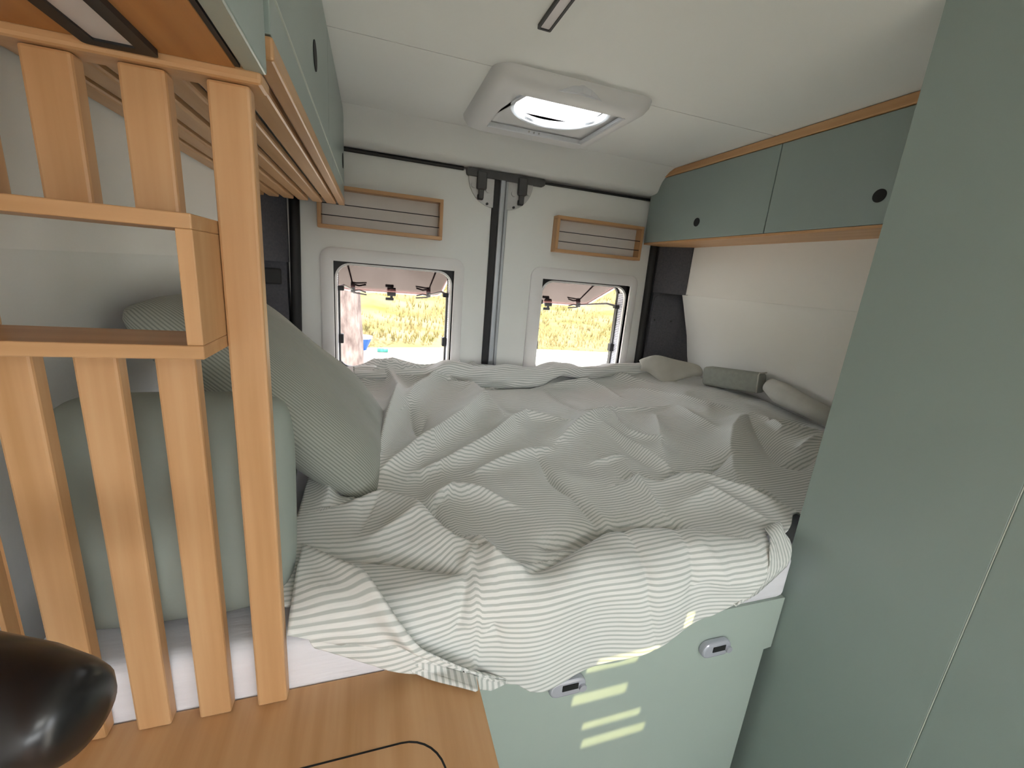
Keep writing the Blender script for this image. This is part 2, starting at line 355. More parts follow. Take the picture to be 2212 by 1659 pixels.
def window(name, hx0, hx1, bz0, bz1):
    """opening-out camper window: bezel, dark corner backing, white bead, seal, flap held open by two stays"""
    t = thing(name, ((hx0 + hx1) / 2, D, -.5), kind='structure')
    # moulded bezel on the door lining
    o_ = rrect(bz0, bz1, -.53, .052, .045, 8); i_ = rrect(hx0, hx1, -.46, -.0, .001, 8)
    i2 = rrect(hx0 - .012, hx1 + .012, -.47, .010, .006, 8); o2 = rrect(bz0 + .006, bz1 - .006, -.524, .046, .04, 8)
    bm = bmesh.new()
    def lp(l, y): return [bm.verts.new((p[0], y, p[1])) for p in l]
    Ls = [lp(o_, D + .001), lp(o_, D - .008), lp(o2, D - .013), lp(i2, D - .013), lp(i_, D - .008), lp(i_, D + .04)]
    for A, B in zip(Ls, Ls[1:]):
        n = len(A)
        for k in range(n): bm.faces.new((A[k], A[(k + 1) % n], B[(k + 1) % n], B[k]))
    bmesh.ops.recalc_face_normals(bm, faces=bm.faces[:])
    autosmooth(obj('bezel', bm, 'white', t), 50)
    m_ = .006
    obj('corner_backing', ring(bmesh.new(), rrect(hx0 - .01, hx1 + .01, -.47, .01, .001, 8), rrect(hx0 + m_, hx1 - m_, -.455, -m_, .06, 8), 1, D + .018, D + .024), 'black', t)
    obj('bead', ring(bmesh.new(), rrect(hx0 + m_ - .002, hx1 - m_ + .002, -.457, -m_ + .002, .062, 8), rrect(hx0 + m_ + .006, hx1 - m_ - .006, -.45, -m_ - .006, .055, 8), 1, D + .012, D + .024), 'white', t)
    # pleated blind folded inside the reveal at both sides
    for sx, xa in ((1, hx0 + .008), (-1, hx1 - .008)):
        bm = bmesh.new(); n = 46
        for k in range(n):
            za = -.44 + k * (.40 / n)
            bx(bm, *sorted((xa - sx * .006, xa + sx * .004)), D + .026, D + .075, za, za + .40 / n * .8)
        b_ = obj('blind_pleats', bm, 'blind', t); b_['kind'] = 'stuff'
    obj('reveal', ring(bmesh.new(), rrect(hx0 - .03, hx1 + .03, -.49, .03, .06, 8), rrect(hx0 + .001, hx1 - .001, -.46, -.001, .055, 8), 1, D + .026, D + .085), 'white', t)
    obj('seal', ring(bmesh.new(), rrect(hx0 - .02, hx1 + .02, -.48, .02, .06, 8), rrect(hx0 + .013, hx1 - .013, -.447, -.006, .05, 8), 1, D + .078, D + .094), 'black', t)
    # flap, hinged along the top
    hy, hz, ln = D + .10, .008, .40
    ang = math.atan2(.145, .375); ey = Vector((0, math.cos(ang), -math.sin(ang))); en = Vector((0, math.sin(ang), math.cos(ang)))
    O = Vector((0, hy, hz))
    lpn = rrect(hx0 - .012, hx1 + .012, 0.0, ln, .055, 8)
    bm = bmesh.new()
    def q(p, k): v = O + ey * p[1] + en * k; return (v.x + p[0], v.y, v.z)
    A = [bm.verts.new(q(p, 0)) for p in lpn]; B = [bm.verts.new(q(p, .004)) for p in lpn]
    bm.faces.new(A); bm.faces.new(B[::-1])
    for k in range(len(A)): bm.faces.new((A[k], A[(k + 1) % len(A)], B[(k + 1) % len(A)], B[k]))
    bmesh.ops.recalc_face_normals(bm, faces=bm.faces[:])
    fl = obj('flap_pane', bm, 'pane', t)
    # rounded pale rim of the double glazing
    bm = bmesh.new(); n = len(lpn); cxm = (hx0 + hx1) / 2
    path = [Vector(q((p[0], p[1]), -.002)) for p in lpn]; tube(bm, path + path[:1], .0045, 6, cap=False)
    obj('pane_rim', bm, 'white', fl, smooth=True)
    # latches
    def latch(x, tpos, name='latch'):
        c = O + ey * tpos + Vector((x, 0, 0))
        bm = bmesh.new()
        bx(bm, x - .022, x + .022, c.y - .010, c.y + .010, c.z - .022, c.z - .002, .004)
        bx(bm, x - .030, x + .012, c.y - .006, c.y + .004, c.z - .045, c.z - .030, .003); bx(bm, x - .006, x + .006, c.y - .006, c.y + .006, c.z - .034, c.z - .016)
        obj(name, bm, 'black', fl)
    latch(cxm - .0, ln - .012)
    for s, xx in ((1, hx0 + .055), (-1, hx1 - .055)):
        c = O + ey * (ln - .045) + Vector((xx, 0, 0)); bm = bmesh.new()
        bx(bm, xx - .010, xx + .010, c.y - .012, c.y + .012, c.z - .026, c.z, .003)
        tube(bm, [(xx, c.y, c.z - .018), (xx + s * .03, c.y, c.z - .012), (xx + s * .062, c.y, c.z - .022)], .004, 6)
        tube(bm, [(xx, c.y, c.z - .026), (xx + s * .065, c.y, c.z - .034)], .004, 6)
        obj('latch', bm, 'darkmetal', fl)
        xs = hx0 + .016 if s > 0 else hx1 - .016
        bm = tube(bmesh.new(), [(xs, D + .085, -.105), (xs + s * .012, D + .15, -.100), tuple(c + Vector((0, 0, -.012)))], [.0055, .0055, .0035], 8)
        obj('stay', bm, 'darkmetal', t, smooth=True)
        bm = box(*sorted((xs - s * .004, xs + s * .020)), D + .050, D + .075, -.118, -.098, .003); obj('stay_bracket', bm, 'black', t)
        bm = box(*sorted((xs - s * .004, xs + s * .016)), D + .050, D + .078, -.34, -.30, .003); obj('catch', bm, 'black', t)
        obj('side_bar', box(*sorted((xs - s * .004, xs + s * .004)), D + .060, D + .078, -.44, -.10, .002), 'darkmetal', t)
    return t
window('window_1', -.152, .333, -.20, .375)
window('window_2', .744, 1.214, .686, 1.252)
# centre joint of the doors
t = thing('trim_4', (.513, D, ZFL), kind='structure')
obj('rubber_gap', box(.479, .509, D - .012, D + .03, ZFL, .40, .003), 'black', t)
obj('metal_profile', box(.508, .532, D - .020, D + .03, ZFL, .395, .006, 3), 'metal', t)
obj('edge_profile', box(.534, .549, D - .012, D + .03, ZFL, .395, .004, 2), 'metal', t)
bm = tube(bmesh.new(), [(-.31, D - .008, .408), (.35, D - .008, .408)], .008, 8); bx(bm, .545, .55, D - .01, D, .40, .41)
tube(bm, [(.70, D - .008, .402), (1.33, D - .008, .402)], .0055, 8)
obj('top_seal', bm, 'black', t)
bm = bmesh.new(); extr(bm, rrect(.362, .706, .384, .414, .012), 1, D - .022, D + .01); obj('latch_cover', bm, 'darkmetal', t)
def half_plate(cx, s):
    p = thing('door_latch', (cx, D, .27), ('grey round latch plate on the top edge of the %s rear door' % ('left' if s < 0 else 'right')), 'latch', 'latch plates at the top of the rear doors')
    lp = [(cx, .395)] + [(cx + s * .118 * math.sin(a) ** .9, .385 - .118 * (1 - math.cos(a)) * .5) for a in [math.pi * k / 14 for k in range(0, 15)]]
    lp = [(cx, .40)] + [(cx + s * (.112 * math.cos(a) + .0), .385 + .112 * math.sin(a)) for a in [math.radians(8 - 98 * k / 14) for k in range(15)]]
    bm = extr(bmesh.new(), lp, 1, D - .012, D - .001); obj('plate', bm, 'plate', p)
    x = cx + s * .060
    bm = box(x - .020, x + .020, D - .038, D - .011, .335, .405, .006); bx(bm, x - .011, x + .011, D - .030, D - .011, .300, .345, .004); obj('hook', bm, 'darkmetal', p)
    obj('hook_tip', box(x - .014, x + .010, D - .028, D - .010, .296, .318, .004), 'black', p)
    for dx, dz, r_ in ((.092, -.035, .010), (.028, -.045, .012), (.030, -.10, .005)):
        obj('bolt', disc(bmesh.new(), (cx + s * dx, D - .015, .385 + dz), (0, 1, 0), r_, .010, 14), 'plate' if r_ > .006 else 'black', p, smooth=False)
half_plate(.485, -1); half_plate(.543, 1)

# ---------------------------------------------------------------- open shelves on the doors
def door_shelf(x0, x1, z0, z1, y0, label):
    t = thing('wall_shelf', ((x0 + x1) / 2, D, z0), label, 'shelf', 'bamboo frame shelves on the rear doors')
    w = .0135; y1 = D - .001
    obj('top_board', box(x0, x1, y0, y1, z1 - w, z1, .0015), 'bx_', t); obj('bottom_board', box(x0, x1, y0, y1, z0, z0 + w, .0015), 'bx_', t)
    obj('side_board', box(x0, x0 + w, y0, y1, z0 + w, z1 - w, .001), 'bv', t); obj('side_board', box(x1 - w, x1, y0, y1, z0 + w, z1 - w, .001), 'bv', t)
    obj('back_board', box(x0 + w, x1 - w, y1 - .004, y1, z0 + w, z1 - w), 'beige', t)
    for k in (.30, .57): 
        z = z0 + (z1 - z0) * k
        obj('elastic_cord', tube(bmesh.new(), [(x0 + .006, y0 + .004, z), (x1 - .006, y0 + .004, z)], .0017, 6), 'black', t)
YS_ = 1.83; k_ = YS_
door_shelf(-.1095 * k_, .1465 * k_, .0645 * k_, .1495 * k_, YS_, 'bamboo box shelf with two black cords on the left rear door')
door_shelf(.4205 * k_, .6640 * k_, .0665 * k_, .1505 * k_, YS_, 'bamboo box shelf with two black cords on the right rear door')

# ---------------------------------------------------------------- roof vent
t = thing('roof_vent', (.52, 1.39, .47), 'white square roof vent with round fan opening in the ceiling', 'roof vent')
def vloops(bm, specs):
    Ls = [[bm.verts.new((p[0], p[1], z)) for p in rrect(*r_[:4], r_[4], 8)] for r_, z in specs]
    for A, B in zip(Ls, Ls[1:]):
        n = len(A)
        for k in range(n): bm.faces.new((A[k], A[(k + 1) % n], B[(k + 1) % n], B[k]))
    bmesh.ops.recalc_face_normals(bm, faces=bm.faces[:]); return bm
hx = (.355, .700, 1.236, 1.530)
bm = vloops(bmesh.new(), [((.285, .758, 1.165, 1.630, .05), HC + .001), ((.288, .755, 1.168, 1.627, .05), .497), ((.298, .745, 1.178, 1.617, .045), .483), ((.318, .728, 1.198, 1.592, .035), .473),
                         ((.340, .714, 1.222, 1.548, .008), .470), ((*hx, .003), .4715), ((*hx, .003), .495), ((VX0, VX1, VY0, VY1, .003), .497), ((VX0, VX1, VY0, VY1, .003), .60)])
autosmooth(obj('frame', bm, 'vent', t), 40)
def circ(cx, cy, r_, n=36): return [(cx + r_ * math.cos(2 * math.pi * (k + .5) / n + math.pi / 4), cy + r_ * math.sin(2 * math.pi * (k + .5) / n + math.pi / 4)) for k in range(n)]
FC = (.525, 1.315); FR = .142
sq = [p for p in rrect(*[hx[0] - .01, hx[1] + .01, hx[2] - .01, hx[3] + .01], .004, 8)]
bm = ring(bmesh.new(), sq, circ(*FC, FR, len(sq)), 2, .4865, .490); 
obj('fan_plate', bm, 'vent', t)
bm = ring(bmesh.new(), circ(*FC, FR + .006), circ(*FC, FR - .004), 2, .480, .500); obj('fan_ring', bm, 'ringm', t)
fan = obj('fan_hub', disc(bmesh.new(), (*FC, .53), (0, 0, 1), .028, .03, 20), 'vent', t)
for k in range(5):
    a = 2 * math.pi * k / 5 + .5; bm = bmesh.new()
    ca, sa = math.cos(a), math.sin(a)
    vs = []
    for rr, w_, tw in ((.026, .018, .012), (.08, .034, .010), (.128, .040, .006)):
        for s in (-1, 1): vs.append((FC[0] + ca * rr - sa * s * w_, FC[1] + sa * rr + ca * s * w_, .53 + s * tw))
    V = [bm.verts.new(v) for v in vs] + [bm.verts.new((v[0], v[1], v[2] + .002)) for v in vs]
    for q in (0, 2):
        bm.faces.new((V[q], V[q + 1], V[q + 3], V[q + 2])); bm.faces.new((V[q + 6], V[q + 8], V[q + 9], V[q + 7]))
    bm.faces.new((V[0], V[6], V[7], V[1])); bm.faces.new((V[4], V[5], V[11], V[10]))
    for q in (0, 2): bm.faces.new((V[q], V[q + 2], V[q + 8], V[q + 6])); bm.faces.new((V[q + 1], V[q + 7], V[q + 9], V[q + 3]))
    obj('fan_blade', bm, 'ringm', fan)
obj('screen_rail', box(hx[0] + .002, hx[1] - .002, 1.519, 1.531, .4705, .4845, .002), 'ringm', t)
obj('side_rail', box(hx[1] - .012, hx[1] + .001, 1.238, 1.518, .4705, .4800, .002), 'ringm', t)
for k in range(3): obj('rail_stud', disc(bmesh.new(), (.500 + .018 * k, 1.518, .4765), (0, 1, 0), .003, .004, 8), 'plate', t)
obj('lid', vloops(bmesh.new(), [((.30, .75, 1.19, 1.59, .05), .605), ((.31, .74, 1.20, 1.58, .05), .66), ((.36, .69, 1.25, 1.53, .03), .672), ((.5, .55, 1.36, 1.42, .01), .674)]), 'lid', t)
# ceiling light strip
t = thing('ceiling_light', (.339, .80, HC - .008), 'narrow black-framed light strip set in the white ceiling', 'light')
obj('frame', ring(bmesh.new(), rrect(.324, .354, .56, .988, .003, 3), rrect(.329, .349, .565, .983, .002, 3), 2, HC - .007, HC + .001), 'black', t)
obj('diffuser', box(.329, .349, .565, .983, HC - .005, HC + .0005), 'led', t)

# ---------------------------------------------------------------- louvred hatch added out of view to cut the sun into stripes
t = thing('sun_stripe_mask', ((LX0 + LX1) / 2, (LY0 + LY1) / 2, HC), 'louvred mask added in the unseen ceiling to cut the sun into stripes', 'sun mask')
SUN_MASK = t
t = thing('added_skylight', ((SX0 + SX1) / 2, (SY0 + SY1) / 2, HC - .02), 'large milky roof opening added in the unseen ceiling for fill daylight', 'added_skylight')
obj('frame', ring(bmesh.new(), rrect(SX0 - .04, SX1 + .04, SY0 - .04, SY1 + .04, .03, 6), rrect(SX0 + .005, SX1 - .005, SY0 + .005, SY1 - .005, .02, 6), 2, HC - .018, HC - .001), 'vent', t)
obj('pane', box(SX0 - .02, SX1 + .02, SY0 - .02, SY1 + .02, HC + .032, HC + .038), 'lid', t)

# ================================================================ kitchen side
wt = thing('worktop', (-.12, -.2, -.655), 'bamboo kitchen worktop in front of the slatted screen', 'worktop')
obj('board', box(-.40, .158, -1.1, .558, -.655, -.62, .0025), 'by_', wt)
o_ = rrect(-.30, .092, .02, .4425, .055, 8); i_ = rrect(-.2975, .0895, .0225, .440, .053, 8)
obj('lid_gap', ring(bmesh.new(), o_, i_, 2, -.6203, -.6197), 'hole', wt)
kc = thing('kitchen_cabinet', (-.12, -.2, ZFL), 'sage green kitchen base cabinet under the bamboo worktop', 'cabinet')
obj('body', box(-.39, .125, -1.08, .545, ZFL + .002, -.656), 'green', kc)
obj('door', box(.126, .144, -.30, .54, ZFL + .06, -.665, .002), 'green', kc); obj('door', box(.126, .144, -1.07, -.304, ZFL + .06, -.665, .002), 'green', kc)
# tap reaching in at the lower left corner
tp = thing('kitchen_tap', (-.34, .16, -.62), 'thick black gloss tap reaching in at the lower left corner', 'tap')
def cpt(u, v, dep): q = RC.T @ np.array([(u - CXP) / FPX, (v - CYP) / FPX, 1.0]) * dep; return Vector(q)
P1 = cpt(190, 1556, .27); P0 = cpt(-130, 1500, .27); ax = (P1 - P0).normalized()
pts = [P0 - ax * .06 + Vector((0, 0, -.03)), P0 - ax * .02, P0, P0 + (P1 - P0) * .5, P1 - ax * .022, P1 - ax * .010, P1 - ax * .003, P1]
bm = tube(bmesh.new(), pts, [.030, .034, .037, .036, .0325, .029, .023, .014], 28)
autosmooth(obj('spout', bm, 'gloss', tp), 50)
bs = pts[0]
bm = tube(bmesh.new(), [(-.345, .27, -.62), (-.345, .275, -.50), (-.345, .285, -.38), (bs.x - .01, bs.y, bs.z - .01), tuple(bs)], [.026, .026, .026, .028, .030], 22)
autosmooth(obj('column', bm, 'gloss', tp), 50)
obj('base_ring', disc(bmesh.new(), (-.345, .27, -.614), (0, 0, 1), .034, .012, 24), 'gloss', tp)

# slatted screen
sc = thing('slatted_screen', (-.25, .55, -.62), 'bamboo slat screen with a built-in box opening between kitchen and bed', 'screen')
YA, YB = .538, .558
FX0, FX1, FZ0, FZ1 = -.366, -.1545, -.103, .030
for k in range(5):
    x1 = -.1165 - .0695 * k; x0 = x1 - .0375
    segs = [(-.619, .160)] if k in (0, 4) else [(FZ1 + .0005, .160), (-.619, FZ0 - .0005)]
    for a, b in segs:
        if x0 < XL + .005: x0 = XL + .004
        obj('slat', box(x0, x1, YA, YB, a, b, .003, 2), 'bv', sc)
obj('top_rail', box(-.395, -.104, .530, .566, .1605, .1735, .004, 2), 'bx_', sc)
bo = thing('box_opening', (-.24, .50, FZ0)); bo.parent = sc; bo.location = ABS['box_opening'] - ABS['slatted_screen']
w = .0135; y0, y1 = .470, .5575
obj('top_board', box(FX0, FX1, y0, y1, FZ1 - w, FZ1, .0012), 'bpink', bo); obj('bottom_board', box(FX0, FX1, y0, y1, FZ0, FZ0 + w, .0012), 'bpink', bo)
obj('side_board', box(FX1 - w, FX1, y0 + .0005, y1, FZ0 + w, FZ1 - w, .001), 'bv', bo); obj('side_board', box(FX0, FX0 + w, y0 + .0005, y1, FZ0 + w, FZ1 - w, .001), 'bv', bo)

# overhead cabinets on the left
XC = -.10
kc = thing('overhead_cabinet', (-.25, 0, .17), 'green overhead kitchen cabinet with a bamboo underside and light strip', 'cabinet')
obj('body', box(XL + .003, XC - .021, -1.0, .535, .176, HC - .002), 'green', kc)
obj('underside', box(XL + .003, -.126, -1.0, .5295, .170, .1755), 'bdeep', kc)
obj('edge_gap', box(-.1262, -.1215, -1.0, .529, .1712, .1756), 'black', kc)
obj('door', box(-.1200, XC, -.28, .5355, .1705, HC - .004, .002), 'green', kc); obj('door', box(-.1200, XC, -1.0, -.284, .1705, HC - .004, .002), 'green', kc)
lt = thing('cabinet_light', (-.212, .3, .163), 'black-framed light strip under the kitchen overhead cabinet', 'light')
obj('frame', ring(bmesh.new(), rrect(-.240, -.185, .05, .527, .004, 3), rrect(-.2275, -.1975, .062, .515, .002, 3), 2, .1645, .1705), 'black', lt)
obj('diffuser', box(-.2275, -.1975, .062, .515, .1665, .170), 'led', lt)
rc = thing('overhead_cabinet', (-.25, 1.15, .2), 'green overhead cabinet above the pillows with a slatted bamboo underside', 'cabinet')
Y0, Y1 = .568, 1.765
obj('body', box(XL + .003, XC - .019, Y0, Y1, .222, HC - .002), 'green', rc)
obj('fascia', box(XC - .018, XC - .001, Y0, 1.30, .2195, .262, .001), 'green', rc); obj('fascia', box(XC - .018, XC - .001, 1.302, Y1, .2195, .262, .001), 'green', rc)
obj('front_lip', box(XC - .020, XC + .001, Y0, Y1 - .005, .196, .2185, .003), 'by_', rc)
for k in range(6):
    x1 = -.127 - .046 * k; obj('slat', box(x1 - .034, x1, Y0, Y1 - .005, .197, .212, .004, 2), 'by_', rc)
obj('cross_batten', box(XL + .003, XC - .021, 1.735, 1.755, .2125, .2215), 'bx_', rc); obj('cross_batten', box(XL + .003, XC - .021, .58, .60, .2125, .2215), 'bx_', rc)
for a, b, hy, hz in ((Y0 + .002, 1.20, .95, .350), (1.203, Y1, 1.69, .331)):
    dr = obj('door', box(XC - .018, XC, a, b, .2645, HC - .004, .0015), 'green', rc)
    obj('finger_hole', disc(bmesh.new(), (XC + .0006, hy, hz), (1, 0, 0), .0235, .0016, 24), 'hole', dr)
    obj('edge_strip', box(XC - .017, XC + .0004, a + .001, b - .001, .2630, .2650), 'edge', dr)
# right-hand overhead cabinet
XK = 1.24
rc = thing('overhead_cabinet', (1.34, 1.2, .2), 'green overhead cabinet with two round finger holes on the right side', 'cabinet')
obj('body', box(XK + .019, XR, .60, 1.858, .208, HC - .03), 'green', rc)
obj('underside', box(XK + .001, XR, .60, 1.858, .199, .2075, .001), 'by_', rc)
obj('top_trim', box(XK - .004, XK + .03, .60, 1.79, HC - .028, HC - .001, .003), 'by_', rc)
for a, b, hy, hz in ((.60, 1.175, .841, .279), (1.178, 1.858, 1.511, .272)):
    dr = obj('door', box(XK, XK + .018, a, b, .2085, HC - .030, .0015), 'green', rc)
    obj('finger_hole', disc(bmesh.new(), (XK - .0006, hy, hz), (1, 0, 0), .0165, .0016, 24), 'hole', dr)
# tall wardrobe on the right
XW = .89
wd = thing('wardrobe', (1.15, .1, ZFL), 'tall sage green wardrobe filling the right side of the view', 'wardrobe')
obj('body', box(XW + .018, 1.42, -.60, .585, ZFL + .002, HC - .001), 'green', wd)
obj('side_panel', box(XW, XW + .0175, .2985, .585, ZFL + .004, HC - .001, .0012), 'green', wd)
obj('door', box(XW, XW + .0175, -.60, .2965, ZFL + .004, HC - .001, .0012), 'green', wd)
obj('edge_strip', box(XW + .0002, XW + .017, .2968, .2982, ZFL + .004, HC - .002), 'edge', wd)

# ================================================================ bed
bb = thing('bed', (.5, 1.2, ZFL), 'pale green bed box with two grey push locks on its front', 'bed')
bm = extr(bmesh.new(), [(.160, -.65), (.886, -.65), (.886, -.787), (.864, -.789), (.864, ZFL + .002), (.160, ZFL + .002)], 1, .565, .583)
obj('front_panel', bm, 'greenl', bb)
obj('platform', box(-.40, 1.50, .60, 1.84, -.672, -.652), 'by_', bb)
for cx, cz in ((.352, -.744), (.703, -.738)):
    lk = obj('lock', extr(bmesh.new(), rrect(cx - .038, cx + .038, cz - .019, cz + .019, .0185, 8), 1, .550, .566), 'chrome', bb)
    md = lk.modifiers.new('bevel', 'BEVEL'); md.width = .005; md.segments = 3; md.limit_method = 'ANGLE'; md.angle_limit = math.radians(60)
    obj('slot', box(cx - .013, cx + .020, .5485, .552, cz - .003, cz + .010, .0005), 'hole', lk)
    obj('button', disc(bmesh.new(), (cx + .029, .548, cz - .002), (0, 1, 0), .0075, .006, 16), 'chrome', lk)
# mattress
def pillow_mesh(c, e1, e2, a, b, th, nu=40, nv=32, pw=.5, pinch=.06, wr=.004, seed=1, corner=.0, lo_sharp=False):
    """cushion: e1/e2 in-plane axes, half sizes a, b, half thickness th"""
    e1 = Vector(e1).normalized(); e2 = Vector(e2); e2 = (e2 - e1 * e2.dot(e1)).normalized(); n = e1.cross(e2)
    g = np.random.default_rng(seed); ph = g.uniform(0, 6.28, 12); fr = g.uniform(3, 9, 12); dr = g.uniform(0, 6.28, 12)
    bm = bmesh.new(); uvl = bm.loops.layers.uv.new('UVMap'); grid = {}
    uvm = {}
    for s in (1, -1):
        for i in range(nu + 1):
            for j in range(nv + 1):
                edge = i in (0, nu) or j in (0, nv)
                if s < 0 and edge: grid[s, i, j] = grid[1, i, j]; continue
                u = -1 + 2 * i / nu; v = -1 + 2 * j / nv
                u = math.copysign(abs(u) ** .85, u); v = math.copysign(abs(v) ** .85, v)
                h = ((1 - abs(u) ** 3) * (1 - abs(v) ** 3)) ** pw * th
                wv = sum(math.sin(fr[k] * (u * math.cos(dr[k]) + v * math.sin(dr[k])) + ph[k]) for k in range(12)) * wr * .3 * (1 - (abs(u) ** 6)) * (0 if edge else 1)
                x = a * u * (1 - pinch * (1 - v * v) * (abs(u) ** 2)); y = b * v * (1 - pinch * (1 - u * u) * (abs(v) ** 2))
                kc_ = 1 - (corner if u > 0 or not lo_sharp else 0) * (abs(u) * abs(v)) ** 4; x *= kc_; y *= kc_
                p = Vector(c) + e1 * x + e2 * y + n * (s * h + s * wv)
                vt = bm.verts.new(p); grid[s, i, j] = vt; uvm[vt] = (x, y)
    for s in (1, -1):
        for i in range(nu + 1):
            acc = -b
            for j in range(1, nv + 1):
                acc += (grid[s, i, j].co - grid[s, i, j - 1].co).length; uvm[s, grid[s, i, j]] = (uvm[grid[s, i, j]][0], acc)
            uvm[s, grid[s, i, 0]] = (uvm[grid[s, i, 0]][0], -b)
    for s in (1, -1):
        for i in range(nu):
            for j in range(nv):
                q = [grid[s, i, j], grid[s, i + 1, j], grid[s, i + 1, j + 1], grid[s, i, j + 1]]
                fc = bm.faces.new(q if s > 0 else q[::-1])
                for lp in fc.loops: lp[uvl].uv = uvm[s, lp.vert]
    return bm
bm = extr(bmesh.new(), [(-.395, .5595), (.880, .5595), (.880, .592), (1.50, .592), (1.50, 1.838), (-.44, 1.838), (-.44, .592), (-.395, .592)], 2, -.650, -.535)
bmesh.ops.bevel(bm, geom=bm.edges[:], offset=.022, segments=4, affect='EDGES', profile=.5)
ms = obj('mattress', bm, 'sheet')
tag(ms, 'white mattress showing below the striped bed cover', 'mattress')
autosmooth(ms, 60)

# striped cover as a draped surface: x across the van, t along the cloth (t<0 hangs over the front edge)
YFR, RAD = .537, .055; QA = RAD * math.pi / 2
def sm(q): q = np.clip(q, 0, 1); return q * q * (3 - 2 * q)
def zb(x, y):
    return -.495 + .030 * sm((y - .75) / .7) + .055 * sm((x - .95) / .45) * sm((y - .6) / .3) + .030 * sm((y - 1.60) / .14)
def px2xt(u, v):
    q = pray(u, v); z = -.47
    for _ in range(30):
        p = q * z / q[2]; z2 = float(zb(p[0], min(p[1], 1.86))); z = .5 * z + .5 * z2
    p = q * z / q[2]
    if p[1] > YFR + RAD * .6: return (p[0], p[1] - YFR - RAD)
    p = q * YFR / q[1]
    zt = float(zb(p[0], .6))
    return (p[0], -QA - max(0, (zt - RAD) - p[2]))
def c3(x, y): return (620 + x / 3.687, 760 + y / 3.687)
def c4(x, y): return (1180 + x / 3.568, 760 + y / 3.568)
def c7(x, y): return (600 + x / 2.765, 1100 + y / 2.765)
def c8(x, y): return (1000 + x / 2.765, 1100 + y / 2.765)
